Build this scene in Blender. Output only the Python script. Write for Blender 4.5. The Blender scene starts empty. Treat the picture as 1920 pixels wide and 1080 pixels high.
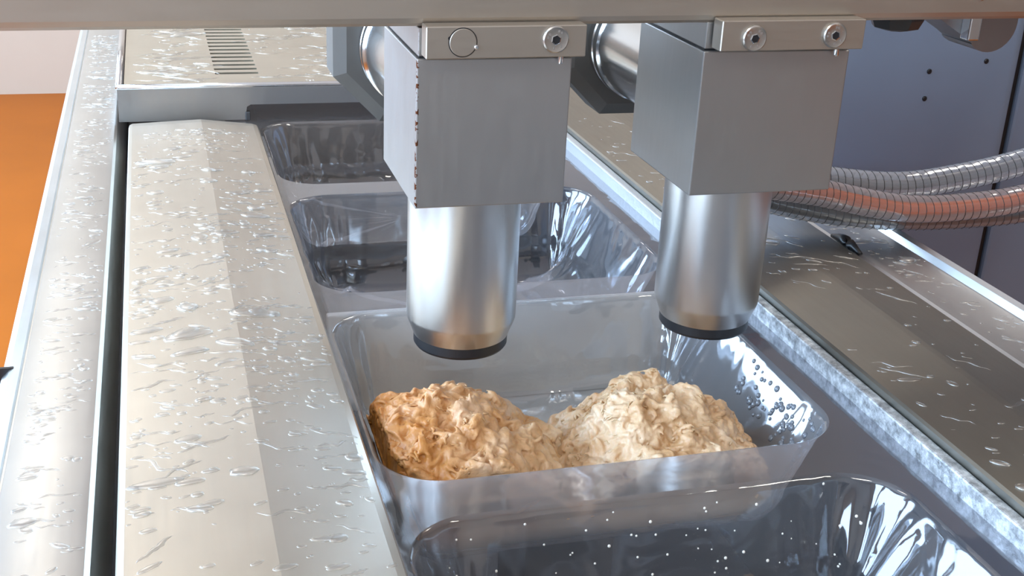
import bpy, bmesh, math, random
from mathutils import Vector, Matrix, noise
random.seed(7)
U = 0.4                      # one design unit = height of the camera above the film = 0.4 m
scene = bpy.context.scene
col = scene.collection
PI = math.pi

# ------------------------------------------------------------------ camera
cam_d = bpy.data.cameras.new('camera'); cam = bpy.data.objects.new('camera', cam_d); col.objects.link(cam)
cam_d.sensor_width = 36.0; cam_d.lens = 2288.915 / 1920 * 36; cam_d.clip_start = 0.02
def cam_matrix(yaw, pitch, roll):
    yaw, pitch, roll = map(math.radians, (yaw, pitch, roll))
    f = Vector((math.sin(yaw) * math.cos(pitch), math.cos(yaw) * math.cos(pitch), -math.sin(pitch)))
    r = Vector((math.cos(yaw), -math.sin(yaw), 0)); d = f.cross(r)
    c, s = math.cos(roll), math.sin(roll)
    r2 = r * c + d * s; d2 = d * c - r * s
    m = Matrix((r2, -d2, -f)).transposed().to_4x4()
    m.translation = Vector((0, 0, U)); return m
cam.matrix_world = cam_matrix(16.7839, 22.2177, -2.8142)
scene.camera = cam
scene.cycles.transparent_max_bounces = 32

# ------------------------------------------------------------------ world, daylight, exposure
w = bpy.data.worlds.new('sky'); scene.world = w; w.use_nodes = True
bg = w.node_tree.nodes['Background']; bg.inputs[0].default_value = (0.62, 0.78, 1.0, 1); bg.inputs[1].default_value = 1.5
scene.view_settings.view_transform = 'Standard'; scene.view_settings.look = 'None'
scene.view_settings.exposure = -0.10; scene.view_settings.gamma = 1.0; scene.view_settings.use_curve_mapping = False

# room extents in metres
RX0, RX1, RY0, RY1, RZ0, RZ1 = -2.4, 4.2, -3.0, 5.75, -0.96, 2.3
WINS = [(-1.75, -0.35), (0.0, 1.4), (1.75, 3.15), (3.5, 4.9)]         # four windows in the left wall (y ranges)
WZ0, WZ1 = 0.0, 1.75
def area(name, loc, rot, sx, sy, power, color):
    l = bpy.data.lights.new(name, 'AREA'); l.shape = 'RECTANGLE'; l.size = sx; l.size_y = sy; l.energy = power; l.color = color
    o = bpy.data.objects.new(name, l); col.objects.link(o); o.location = loc; o.rotation_euler = rot; return o
for (a, b) in WINS:
    area('window_daylight', (RX0 + 0.03, (a + b) / 2, (WZ0 + WZ1) / 2), (0, -PI / 2, 0), WZ1 - WZ0, b - a, 112, (0.53, 0.74, 1.0))
LAMPS = [(x, y) for y in (-1.3, 1.9, 4.2) for x in (-0.6, 1.9)]  # front pair behind the camera is added fill for tray and block fronts
for (x, y) in LAMPS:
    area('ceiling_or_fill_light', (x, y, RZ1 - 0.13), (0, 0, 0), 0.24, 1.3, 19 if y < 0 else 7, (1.0, 0.92, 0.80))

# ------------------------------------------------------------------ materials
def mat(name):
    m = bpy.data.materials.new(name); m.use_nodes = True
    return m, m.node_tree, m.node_tree.nodes['Principled BSDF']
def N(t, kind, **kw):
    n = t.nodes.new(kind)
    for k, v in kw.items():
        if k in n.inputs: n.inputs[k].default_value = v
        else: setattr(n, k, v)
    return n
def coords(t, scale=(1, 1, 1), rot=(0, 0, 0)):
    c = N(t, 'ShaderNodeTexCoord'); mp = N(t, 'ShaderNodeMapping')
    mp.inputs['Scale'].default_value = scale; mp.inputs['Rotation'].default_value = rot
    t.links.new(c.outputs['Object'], mp.inputs['Vector']); return mp.outputs['Vector']
def ramp(t, fac, stops):
    r = N(t, 'ShaderNodeValToRGB'); e = r.color_ramp.elements
    while len(e) < len(stops): e.new(0.5)
    for el, (p, c) in zip(e, stops):
        el.position = p; el.color = (*c, 1) if len(c) == 3 else c
    t.links.new(fac, r.inputs['Fac']); return r.outputs['Color']
def plain(name, c, rough=0.6, metal=0.0, var=0.08, scale=20, bump=0.0, spec=0.5):
    m, t, b = mat(name)
    v = coords(t); nz = N(t, 'ShaderNodeTexNoise', Scale=scale, Detail=5.0); t.links.new(v, nz.inputs['Vector'])
    lo = tuple(x * (1 - var) for x in c); hi = tuple(min(1, x * (1 + var)) for x in c)
    t.links.new(ramp(t, nz.outputs['Fac'], [(0.3, lo), (0.7, hi)]), b.inputs['Base Color'])
    b.inputs['Roughness'].default_value = rough; b.inputs['Metallic'].default_value = metal
    b.inputs['Specular IOR Level'].default_value = spec
    if bump:
        bp = N(t, 'ShaderNodeBump', Strength=bump, Distance=0.002); t.links.new(nz.outputs['Fac'], bp.inputs['Height']); t.links.new(bp.outputs['Normal'], b.inputs['Normal'])
    return m
def steel(name, c=(0.62, 0.60, 0.57), rough=0.34, stretch=(1, 1, 1), bump=0.06, scale=220, var=0.07, rvar=0.07, wave=0.0, grime=0.0, grimecol=(0.3, 0.27, 0.22)):
    """brushed stainless steel: fine grain stretched along one axis, faint larger unevenness"""
    m, t, b = mat(name)
    v = coords(t, stretch)
    g = N(t, 'ShaderNodeTexNoise', Scale=scale, Detail=4.0); t.links.new(v, g.inputs['Vector'])
    v2 = coords(t); l = N(t, 'ShaderNodeTexNoise', Scale=9.0, Detail=4.0); t.links.new(v2, l.inputs['Vector'])
    base = ramp(t, l.outputs['Fac'], [(0.3, tuple(x * (1 - var) for x in c)), (0.72, tuple(min(1, x * (1 + var)) for x in c))])
    if grime:
        n3 = N(t, 'ShaderNodeTexNoise', Scale=26.0, Detail=8.0, Roughness=0.7); t.links.new(v2, n3.inputs['Vector'])
        mk = ramp(t, n3.outputs['Fac'], [(0.52, (0, 0, 0)), (0.75, (grime,) * 3)])
        mx = N(t, 'ShaderNodeMixRGB'); t.links.new(mk, mx.inputs['Fac']); t.links.new(base, mx.inputs['Color1']); mx.inputs['Color2'].default_value = (*grimecol, 1)
        base = mx.outputs['Color']
    t.links.new(base, b.inputs['Base Color'])
    rr = N(t, 'ShaderNodeMapRange'); rr.inputs['To Min'].default_value = rough - rvar; rr.inputs['To Max'].default_value = rough + rvar
    t.links.new(g.outputs['Fac'], rr.inputs['Value']); t.links.new(rr.outputs['Result'], b.inputs['Roughness'])
    b.inputs['Metallic'].default_value = 1.0
    bp = N(t, 'ShaderNodeBump', Strength=bump, Distance=0.0006); t.links.new(g.outputs['Fac'], bp.inputs['Height'])
    nrm = bp.outputs['Normal']
    if wave:
        b2 = N(t, 'ShaderNodeBump', Strength=wave, Distance=0.004); t.links.new(l.outputs['Fac'], b2.inputs['Height']); t.links.new(nrm, b2.inputs['Normal']); nrm = b2.outputs['Normal']
    t.links.new(nrm, b.inputs['Normal']); return m
M = {}
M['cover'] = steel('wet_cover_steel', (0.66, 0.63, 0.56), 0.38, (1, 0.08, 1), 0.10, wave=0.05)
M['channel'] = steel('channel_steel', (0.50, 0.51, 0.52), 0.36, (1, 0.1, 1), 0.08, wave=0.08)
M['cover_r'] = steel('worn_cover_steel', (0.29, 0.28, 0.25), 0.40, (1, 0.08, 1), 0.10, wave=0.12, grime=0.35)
M['frame'] = steel('frame_steel', (0.60, 0.60, 0.58), 0.36, (1, 0.1, 1), 0.08, wave=0.08)
M['lid'] = steel('lid_steel', (0.66, 0.63, 0.54), 0.36, (0.1, 1, 1), 0.06, wave=0.06)
M['block'] = steel('milled_block_steel', (0.44, 0.435, 0.43), 0.42, (1, 1, 0.15), 0.03, var=0.03)
M['beam'] = steel('beam_steel', (0.50, 0.45, 0.39), 0.45, (0.1, 1, 1), 0.03, var=0.03)
M['tube'] = steel('brushed_tube_steel', (0.62, 0.61, 0.60), 0.33, (1, 1, 0.03), 0.08, var=0.03)
M['polish'] = steel('polished_steel', (0.70, 0.71, 0.72), 0.16, (1, 1, 1), 0.02, var=0.02, rvar=0.03)
M['screw'] = steel('screw_steel', (0.55, 0.53, 0.50), 0.30, (1, 1, 1), 0.04)
M['panel'] = plain('blue_grey_housing_paint', (0.24, 0.31, 0.44), 0.34, 0.1, 0.05, 6)
M['dark'] = plain('dark_grey_plastic', (0.055, 0.055, 0.058), 0.45)
M['flange'] = plain('dark_grey_flange', (0.15, 0.142, 0.13), 0.5, 0.3)
M['black'] = plain('black_rubber', (0.012, 0.012, 0.014), 0.4)
M['interior'] = plain('dark_machine_bed', (0.026, 0.029, 0.042), 0.45, 0.1)
M['orange_floor'] = plain('orange_epoxy_floor', (0.46, 0.125, 0.008), 0.5, 0, 0.06, 3, 0, 0.2)
M['wall'] = plain('beige_wall_paint', (0.66, 0.57, 0.47), 0.75, 0, 0.03, 2)
M['wall_r'] = plain('grey_wall_paint', (0.22, 0.21, 0.20), 0.75, 0, 0.05, 2)
M['wall_f'] = plain('tan_wall_paint', (0.46, 0.42, 0.375), 0.75, 0, 0.05, 2)
M['ceiling'] = plain('ceiling_paint', (0.74, 0.70, 0.63), 0.85, 0, 0.03, 2)
M['white'] = plain('white_window_paint', (0.8, 0.8, 0.8), 0.5)
m, t, b = mat('lamp_diffuser'); b.inputs['Emission Color'].default_value = (1, 0.92, 0.80, 1); b.inputs['Emission Strength'].default_value = 4.0; M['lamp'] = m
m, t, b = mat('window_glass'); b.inputs['Base Color'].default_value = (1, 1, 1, 1); b.inputs['Transmission Weight'].default_value = 1.0; b.inputs['Roughness'].default_value = 0.0; b.inputs['IOR'].default_value = 1.01; M['glass'] = m
m, t, b = mat('water'); t.nodes.remove(b)
tr_ = N(t, 'ShaderNodeBsdfTransparent'); gl_ = N(t, 'ShaderNodeBsdfGlossy'); gl_.inputs['Roughness'].default_value = 0.28; gl_.inputs['Color'].default_value = (0.80, 0.80, 0.78, 1)
mx_ = N(t, 'ShaderNodeMixShader'); mx_.inputs[0].default_value = 0.33; t.links.new(tr_.outputs[0], mx_.inputs[1]); t.links.new(gl_.outputs[0], mx_.inputs[2]); t.links.new(mx_.outputs[0], t.nodes['Material Output'].inputs['Surface']); M['water'] = m

def frost_mat():
    """rail edge with a mottled, wet, icy-white deposit"""
    m, t, b = mat('mottled_rail')
    v = coords(t); vo = N(t, 'ShaderNodeTexNoise', Scale=120.0, Detail=7.0, Roughness=0.75); t.links.new(v, vo.inputs['Vector'])
    t.links.new(ramp(t, vo.outputs['Fac'], [(0.36, (0.20, 0.205, 0.21)), (0.50, (0.46, 0.48, 0.50)), (0.64, (0.78, 0.80, 0.82))]), b.inputs['Base Color'])
    b.inputs['Metallic'].default_value = 0.55; b.inputs['Roughness'].default_value = 0.3
    sy = N(t, 'ShaderNodeSeparateXYZ'); t.links.new(v, sy.inputs[0])
    my = N(t, 'ShaderNodeMapRange'); my.inputs['From Min'].default_value = 0.02; my.inputs['From Max'].default_value = 0.14; t.links.new(sy.outputs['Y'], my.inputs['Value'])
    cm = N(t, 'ShaderNodeMixRGB'); old = b.inputs['Base Color'].links[0].from_socket
    t.links.new(my.outputs['Result'], cm.inputs['Fac']); t.links.new(old, cm.inputs['Color1']); cm.inputs['Color2'].default_value = (0.62, 0.64, 0.66, 1); t.links.new(cm.outputs['Color'], b.inputs['Base Color'])
    bp = N(t, 'ShaderNodeBump', Strength=0.6, Distance=0.002); t.links.new(vo.outputs['Fac'], bp.inputs['Height']); t.links.new(bp.outputs['Normal'], b.inputs['Normal'])
    return m
M['frost'] = frost_mat()

def film_mat(name, milk=0.16, milk2=0.34, tint=(0.93, 0.94, 0.97), bump=0.25, bscale=14.0, refl=0.11):
    """thin clear film: see-through, slightly milky, glossy with a wrinkled surface"""
    m, t, b = mat(name); t.nodes.remove(b); out = t.nodes['Material Output']
    v = coords(t); nz = N(t, 'ShaderNodeTexNoise', Scale=bscale, Detail=1.6, Distortion=1.2); t.links.new(v, nz.inputs['Vector'])
    bp = N(t, 'ShaderNodeBump', Strength=bump, Distance=0.01); t.links.new(nz.outputs['Fac'], bp.inputs['Height'])
    tr = N(t, 'ShaderNodeBsdfTransparent'); tr.inputs['Color'].default_value = (*tint, 1)
    df = N(t, 'ShaderNodeBsdfDiffuse'); df.inputs['Color'].default_value = (0.90, 0.91, 0.94, 1)
    tl = N(t, 'ShaderNodeBsdfTranslucent'); tl.inputs['Color'].default_value = (0.90, 0.91, 0.93, 1)
    mm = N(t, 'ShaderNodeMixShader'); mm.inputs[0].default_value = 0.6; t.links.new(df.outputs[0], mm.inputs[1]); t.links.new(tl.outputs[0], mm.inputs[2])
    lw = N(t, 'ShaderNodeLayerWeight'); lw.inputs['Blend'].default_value = 0.35
    mr = N(t, 'ShaderNodeMapRange'); mr.inputs['To Min'].default_value = milk; mr.inputs['To Max'].default_value = milk2
    t.links.new(lw.outputs['Facing'], mr.inputs['Value'])
    m1 = N(t, 'ShaderNodeMixShader'); t.links.new(mr.outputs['Result'], m1.inputs[0]); t.links.new(tr.outputs[0], m1.inputs[1]); t.links.new(mm.outputs[0], m1.inputs[2])
    gl = N(t, 'ShaderNodeBsdfGlossy'); gl.inputs['Roughness'].default_value = 0.07; gl.inputs['Color'].default_value = (0.95, 0.97, 1, 1); t.links.new(bp.outputs['Normal'], gl.inputs['Normal'])
    l2 = N(t, 'ShaderNodeLayerWeight'); l2.inputs['Blend'].default_value = 0.5; t.links.new(bp.outputs['Normal'], l2.inputs['Normal'])
    pw = N(t, 'ShaderNodeMath', operation='POWER'); t.links.new(l2.outputs['Facing'], pw.inputs[0]); pw.inputs[1].default_value = 4.0
    fr = N(t, 'ShaderNodeMath', operation='MULTIPLY_ADD'); t.links.new(pw.outputs[0], fr.inputs[0]); fr.inputs[1].default_value = 0.85; fr.inputs[2].default_value = refl; fr.use_clamp = True
    m2 = N(t, 'ShaderNodeMixShader'); t.links.new(fr.outputs[0], m2.inputs[0]); t.links.new(m1.outputs[0], m2.inputs[1]); t.links.new(gl.outputs[0], m2.inputs[2])
    t.links.new(m2.outputs[0], out.inputs['Surface']); return m
M['film'] = film_mat('clear_film', 0.075, 0.30)
M['film_fog'] = film_mat('fogged_film', 0.27, 0.38, (0.9, 0.91, 0.93), refl=0.12)
M['film_land'] = film_mat('clear_film_land', 0.09, 0.18, (0.88, 0.91, 0.98), bump=0.1)
M['hose_clear'] = film_mat('clear_hose_plastic', 0.17, 0.8, (0.85, 0.86, 0.88), 0.1, 30)
M['hose_grey'] = film_mat('cloudy_hose_plastic', 0.22, 0.4, (0.7, 0.7, 0.7), 0.1, 30)
M['wire'] = plain('hose_wire', (0.09, 0.09, 0.09), 0.4, 0.6)
M['orange'] = plain('orange_liquid', (0.95, 0.20, 0.04), 0.4)
M['speck'] = plain('starchy_white', (0.82, 0.79, 0.72), 0.5)
M['carrier'] = plain('light_grey_carrier', (0.62, 0.61, 0.58), 0.45)
M['darksteel'] = steel('bracket_steel', (0.30, 0.30, 0.31), 0.4)
M['bead'] = plain('grey_water_bead', (0.16, 0.18, 0.21), 0.12, 0.0, 0.1, 40, 0.0, 0.8)
M['greycore'] = plain('grey_inner_tube', (0.30, 0.30, 0.31), 0.5)

def food_mat(name, pale, tan, brown, left):
    m, t, b = mat(name)
    v = coords(t)
    n1 = N(t, 'ShaderNodeTexNoise', Scale=38.0, Detail=5.0); t.links.new(v, n1.inputs['Vector'])
    c1 = ramp(t, n1.outputs['Fac'], [(0.32, brown), (0.5, tan), (0.66, pale)])
    if left:     # orange tint growing stronger towards one flank of the heap
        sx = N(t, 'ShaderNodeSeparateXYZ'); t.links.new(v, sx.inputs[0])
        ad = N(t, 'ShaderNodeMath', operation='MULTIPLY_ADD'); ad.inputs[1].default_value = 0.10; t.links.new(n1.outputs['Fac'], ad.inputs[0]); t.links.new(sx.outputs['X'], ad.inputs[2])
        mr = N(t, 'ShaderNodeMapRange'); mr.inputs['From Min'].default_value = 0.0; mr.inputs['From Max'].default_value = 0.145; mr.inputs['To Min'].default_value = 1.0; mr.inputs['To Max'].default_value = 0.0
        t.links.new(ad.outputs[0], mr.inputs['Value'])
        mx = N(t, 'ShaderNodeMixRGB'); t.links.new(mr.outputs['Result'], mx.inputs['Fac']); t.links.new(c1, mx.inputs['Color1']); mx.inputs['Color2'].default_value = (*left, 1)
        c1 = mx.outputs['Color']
    t.links.new(c1, b.inputs['Base Color'])
    b.inputs['Roughness'].default_value = 0.38
    b.inputs['Subsurface Weight'].default_value = 0.25; b.inputs['Subsurface Radius'].default_value = (1.0, 0.5, 0.25); b.inputs['Subsurface Scale'].default_value = 0.004
    n2 = N(t, 'ShaderNodeTexNoise', Scale=190.0, Detail=5.0); t.links.new(v, n2.inputs['Vector'])
    bp = N(t, 'ShaderNodeBump', Strength=0.7, Distance=0.002); t.links.new(n2.outputs['Fac'], bp.inputs['Height']); t.links.new(bp.outputs['Normal'], b.inputs['Normal'])
    return m
M['food_a'] = food_mat('orange_flank_shreds', (0.76, 0.60, 0.43), (0.67, 0.48, 0.29), (0.52, 0.31, 0.14), (0.50, 0.20, 0.038))
M['food_b'] = food_mat('pale_shreds', (0.76, 0.58, 0.40), (0.66, 0.455, 0.27), (0.48, 0.27, 0.12), None)

def chipped_block_mat(edge_x):
    m = steel('milled_block_chipped', (0.48, 0.475, 0.47), 0.42, (1, 1, 0.15), 0.03, var=0.03)
    t = m.node_tree; b = t.nodes['Principled BSDF']
    old = b.inputs['Base Color'].links[0].from_socket
    v = coords(t); sx = N(t, 'ShaderNodeSeparateXYZ'); t.links.new(v, sx.inputs[0])
    nz = N(t, 'ShaderNodeTexNoise', Scale=240.0, Detail=3.0); t.links.new(v, nz.inputs['Vector'])
    d = N(t, 'ShaderNodeMath', operation='SUBTRACT'); t.links.new(sx.outputs['X'], d.inputs[0]); d.inputs[1].default_value = edge_x
    a = N(t, 'ShaderNodeMath', operation='LESS_THAN'); t.links.new(d.outputs[0], a.inputs[0]); a.inputs[1].default_value = 0.0016
    y = N(t, 'ShaderNodeMath', operation='LESS_THAN'); t.links.new(sx.outputs['Y'], y.inputs[0]); y.inputs[1].default_value = 0.0022
    g = N(t, 'ShaderNodeMath', operation='GREATER_THAN'); t.links.new(nz.outputs['Fac'], g.inputs[0]); g.inputs[1].default_value = 0.545
    p = N(t, 'ShaderNodeMath', operation='MULTIPLY'); t.links.new(a.outputs[0], p.inputs[0]); t.links.new(g.outputs[0], p.inputs[1])
    p2 = N(t, 'ShaderNodeMath', operation='MULTIPLY'); t.links.new(p.outputs[0], p2.inputs[0]); t.links.new(y.outputs[0], p2.inputs[1])
    mx = N(t, 'ShaderNodeMixRGB'); t.links.new(p2.outputs[0], mx.inputs['Fac']); t.links.new(old, mx.inputs['Color1']); mx.inputs['Color2'].default_value = (0.16, 0.06, 0.03, 1)
    t.links.new(mx.outputs['Color'], b.inputs['Base Color']); return m

# ------------------------------------------------------------------ mesh helpers (design units; scaled by U when linked)
def tag(o, label=None, cat=None, group=None, kind=None):
    for k, v in (('label', label), ('category', cat), ('group', group), ('kind', kind)):
        if v: o[k] = v
    return o
ORIGIN = {}
def empty(name, loc, label, cat, group=None, kind=None):
    o = bpy.data.objects.new(name, None); col.objects.link(o); o.location = Vector(loc) * U; o.empty_display_size = 0.05
    ORIGIN[o.name] = Vector(loc); return tag(o, label, cat, group, kind)
def build(name, bm, m, parent=None, origin=None, smooth=False, scale=None):
    """link bm as one mesh object; vertices are given in world design units"""
    s = U if scale is None else scale
    org = ORIGIN[parent.name] if parent is not None else Vector(origin or (0, 0, 0))
    for v in bm.verts: v.co = (v.co - org) * s
    me = bpy.data.meshes.new(name); bm.to_mesh(me); bm.free()
    if smooth: me.polygons.foreach_set('use_smooth', [True] * len(me.polygons))
    me.materials.append(m)
    o = bpy.data.objects.new(name, me); col.objects.link(o)
    if parent is not None: o.parent = parent
    else: o.location = org * s
    ORIGIN[o.name] = org
    return o
def box(x0, x1, y0, y1, z0, z1, bev=0.0, seg=2, bm=None):
    b = bmesh.new()
    r = bmesh.ops.create_cube(b, size=1.0)
    for v in b.verts: v.co = Vector(((x0 + x1) / 2 + v.co.x * (x1 - x0), (y0 + y1) / 2 + v.co.y * (y1 - y0), (z0 + z1) / 2 + v.co.z * (z1 - z0)))
    if bev: bmesh.ops.bevel(b, geom=b.edges[:], offset=bev, segments=seg, profile=0.5, affect='EDGES')
    if bm is None: return b
    me = bpy.data.meshes.new('tmp'); b.to_mesh(me); b.free(); bm.from_mesh(me); bpy.data.meshes.remove(me); return bm
def lathe(profile, center, axis='z', seg=48, cap0=True, cap1=True, phase=0.0, bm=None):
    """profile: list of (radius, along)"""
    b = bm or bmesh.new(); rings = []
    for (r, a) in profile:
        ring = []
        for i in range(seg):
            th = 2 * PI * i / seg + phase; p = (r * math.cos(th), r * math.sin(th))
            if axis == 'z': q = (center[0] + p[0], center[1] + p[1], a)
            elif axis == 'y': q = (center[0] + p[0], a, center[1] + p[1])
            else: q = (a, center[0] + p[0], center[1] + p[1])
            ring.append(b.verts.new(q))
        rings.append(ring)
    for A, B in zip(rings, rings[1:]):
        for i in range(seg): b.faces.new((A[i], A[(i + 1) % seg], B[(i + 1) % seg], B[i]))
    if cap0: b.faces.new(rings[0])
    if cap1: b.faces.new(rings[-1])
    bmesh.ops.recalc_face_normals(b, faces=b.faces[:]); return b
def extrude_y(profile, ys, zoff=None, closed=True):
    """sheet-metal section (x,z) carried along y; zoff[i] lowers a station"""
    b = bmesh.new(); rows = []
    for j, y in enumerate(ys):
        dz = zoff[j] if zoff else 0
        rows.append([b.verts.new((x, y, z + dz)) for (x, z) in profile])
    n = len(profile)
    for A, B in zip(rows, rows[1:]):
        for i in range(n if closed else n - 1): b.faces.new((A[i], A[(i + 1) % n], B[(i + 1) % n], B[i]))
    if closed: b.faces.new(rows[0]); b.faces.new(rows[-1])
    bmesh.ops.recalc_face_normals(b, faces=b.faces[:]); return b
def catmull(pts, per=14):
    P = [Vector(p) for p in pts]; P = [2 * P[0] - P[1]] + P + [2 * P[-1] - P[-2]]; out = []
    for i in range(1, len(P) - 2):
        for k in range(per):
            t = k / per; a, b_, c, d = P[i - 1:i + 3]
            out.append(0.5 * ((2 * b_) + (c - a) * t + (2 * a - 5 * b_ + 4 * c - d) * t * t + (3 * b_ - a - 3 * c + d) * t ** 3))
    out.append(P[-2]); return out
def sweep(path, r, seg=20, bm=None):
    b = bm or bmesh.new(); rings = []; up = Vector((0, 1, 0))
    for i, p in enumerate(path):
        tn = (path[min(i + 1, len(path) - 1)] - path[max(i - 1, 0)]).normalized()
        u = up.cross(tn); u = u.normalized() if u.length > 1e-6 else Vector((1, 0, 0)); v = tn.cross(u)
        rr = r(i) if callable(r) else r
        rings.append([b.verts.new(p + u * (rr * math.cos(2 * PI * k / seg)) + v * (rr * math.sin(2 * PI * k / seg))) for k in range(seg)])
    for A, B in zip(rings, rings[1:]):
        for k in range(seg): b.faces.new((A[k], A[(k + 1) % seg], B[(k + 1) % seg], B[k]))
    b.faces.new(rings[0]); b.faces.new(rings[-1]); bmesh.ops.recalc_face_normals(b, faces=b.faces[:]); return b
def shade_auto(o, ang=35):
    me = o.data; me.polygons.foreach_set('use_smooth', [True] * len(me.polygons))
    try: me.set_sharp_from_angle(angle=math.radians(ang))
    except Exception: pass
    return o

# ------------------------------------------------------------------ the room (metres -> use scale 1)
def room(name, bm, m): return tag(build(name, bm, m, scale=1.0), kind='structure')
T = 0.12
room('floor', box(RX0 - T, RX1 + T, RY0 - T, RY1 + T, RZ0 - T, RZ0), M['orange_floor'])
room('ceiling', box(RX0 - T, RX1 + T, RY0 - T, RY1 + T, RZ1, RZ1 + T), M['ceiling'])
room('wall_back', box(RX0 - T, RX1 + T, RY1, RY1 + T, RZ0, RZ1), M['wall'])
room('wall_front', box(RX0 - T, RX1 + T, RY0 - T, RY0, RZ0, RZ1), M['wall_f'])
room('wall_right', box(RX1, RX1 + T, RY0, RY1, RZ0, RZ1), M['wall_r'])
wl = box(RX0 - T, RX0, RY0, RY1, RZ0, WZ0); box(RX0 - T, RX0, RY0, RY1, WZ1, RZ1, bm=wl)
prev = RY0
for (a, b_) in WINS:
    box(RX0 - T, RX0, prev, a, WZ0, WZ1, bm=wl); prev = b_
box(RX0 - T, RX0, prev, RY1, WZ0, WZ1, bm=wl)
room('wall_left', wl, M['wall'])
for i, (a, b_) in enumerate(WINS):
    wf = box(RX0 - 0.08, RX0 - 0.03, a, a + 0.05, WZ0, WZ1); box(RX0 - 0.08, RX0 - 0.03, b_ - 0.05, b_, WZ0, WZ1, bm=wf)
    box(RX0 - 0.08, RX0 - 0.03, a + 0.05, b_ - 0.05, WZ0, WZ0 + 0.05, bm=wf); box(RX0 - 0.08, RX0 - 0.03, a + 0.05, b_ - 0.05, WZ1 - 0.05, WZ1, bm=wf)
    o = build('window_%d' % (i + 1), wf, M['white'], origin=(RX0, (a + b_) / 2, WZ0), scale=1.0); tag(o, kind='structure')
    build('pane', box(RX0 - 0.06, RX0 - 0.05, a + 0.05, b_ - 0.05, WZ0 + 0.05, WZ1 - 0.05), M['glass'], parent=o, scale=1.0)
for (x, y) in LAMPS:
    o = build('ceiling_or_fill_lamp', box(x - 0.14, x + 0.14, y - 0.68, y + 0.68, RZ1 - 0.09, RZ1, 0.01), M['white'], origin=(x, y, RZ1), scale=1.0)
    tag(o, 'long white ceiling lamp with a warm glowing diffuser; the front pair is added fill', 'lamp', 'lamps on the ceiling')
    build('diffuser', box(x - 0.12, x + 0.12, y - 0.65, y + 0.65, RZ1 - 0.11, RZ1 - 0.091), M['lamp'], parent=o, scale=1.0)

# ------------------------------------------------------------------ packaging machine frame
Y0, Y1 = -3.0, 7.2
fr = empty('machine_frame', (0.7, 3.8, -2.4), 'long stainless steel frame of the packaging machine standing on the orange floor', 'machine')
rail = [(-0.312, -1.7), (-0.312, -0.05), (-0.306, -0.022), (-0.292, -0.008), (-0.272, 0.0), (-0.2685, -0.0045), (-0.2655, -0.0045), (-0.263, 0.002), (-0.236, 0.006), (-0.15, 0.006), (-0.138, 0.004), (-0.131, -0.003), (-0.117, -0.045), (-0.113, -0.07), (-0.113, -1.7)]
shade_auto(build('side_rail', extrude_y(rail, [Y0 + i * (Y1 - Y0) / 24 for i in range(25)]), M['frame'], fr), 14)
build('edge_joint', box(-0.3135, -0.285, 2.135, 2.142, -0.06, -0.004), M['black'], fr)
build('inner_wall', box(-0.113, 0.18, Y0, Y1, -1.7, -0.10), M['interior'], fr)
chan = [(1.45, -0.10), (1.545, -0.10), (1.545, 0.026), (1.552, 0.03), (1.568, 0.03), (1.574, 0.022), (1.685, 0.020), (1.70, 0.024), (1.706, 0.040), (1.716, 0.047), (1.728, 0.040), (1.732, 0.02), (1.732, -1.7), (1.45, -1.7)]
shade_auto(build('side_channel', extrude_y(chan, [Y0 + i * (Y1 - Y0) / 24 for i in range(25)]), M['channel'], fr), 20)
build('inner_wall', box(1.32, 1.45, Y0, Y1, -1.7, -0.10), M['interior'], fr)
build('bed_plate', box(0.18, 1.32, Y0, Y1, -0.62, -0.56), M['interior'], fr)
for yy in (-2.6, 6.6):
    for xx in (-0.2, 1.6):
        build('leg', box(xx - 0.06, xx + 0.06, yy - 0.06, yy + 0.06, -2.4, -1.7, 0.008), M['frame'], fr)
# film guide strip on the far side of the film: mottled inner edge below the right cover
gs = build('guide_strip', box(1.172, 1.195, Y0, 3.80, -0.028, 0.034, 0.004), M['frost'], origin=(1.18, 2.2, 0))
tag(gs, 'pale mottled wet guide strip between clear film and dark right chain cover', 'strip')
build('support_foot', box(1.178, 1.26, Y0 + 0.05, 3.7, -0.56, -0.0285), M['interior'], gs)

# ------------------------------------------------------------------ chain covers on both sides of the film
ys = [Y0 + i * (3.62 - Y0) / 30 for i in range(31)] + [3.66, 3.69, 3.715, 3.73]
zo = [0.0] * 31 + [-0.003, -0.010, -0.022, -0.05]
prof = [(-0.095, -0.10), (-0.095, 0.030), (-0.092, 0.038), (-0.084, 0.042), (0.0, 0.046), (0.10, 0.050), (0.112, 0.0505), (0.124, 0.0490), (0.20, 0.040), (0.262, 0.033), (0.274, 0.029), (0.279, 0.020), (0.279, 0.004), (0.272, 0.004), (0.18, -0.03), (0.18, -0.10)]
cvl = build('chain_cover', extrude_y(prof, ys, zo), M['cover'], origin=(0.09, 2.1, -0.1)); shade_auto(cvl, 2.5)
tag(cvl, 'bright creased steel chain cover speckled with water left of the clear film', 'cover')
profr = [(1.197, 0.002), (1.1965, 0.046), (1.201, 0.050), (1.28, 0.052), (1.37, 0.053), (1.385, 0.0525), (1.46, 0.044), (1.530, 0.036), (1.540, 0.030), (1.541, -0.09), (1.32, -0.09), (1.32, 0.002)]
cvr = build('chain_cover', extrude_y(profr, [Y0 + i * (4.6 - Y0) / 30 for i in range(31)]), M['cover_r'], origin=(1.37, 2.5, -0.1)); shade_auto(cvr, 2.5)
tag(cvr, 'dull dark creased steel chain cover right of the clear film, under the hoses', 'cover')

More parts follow.
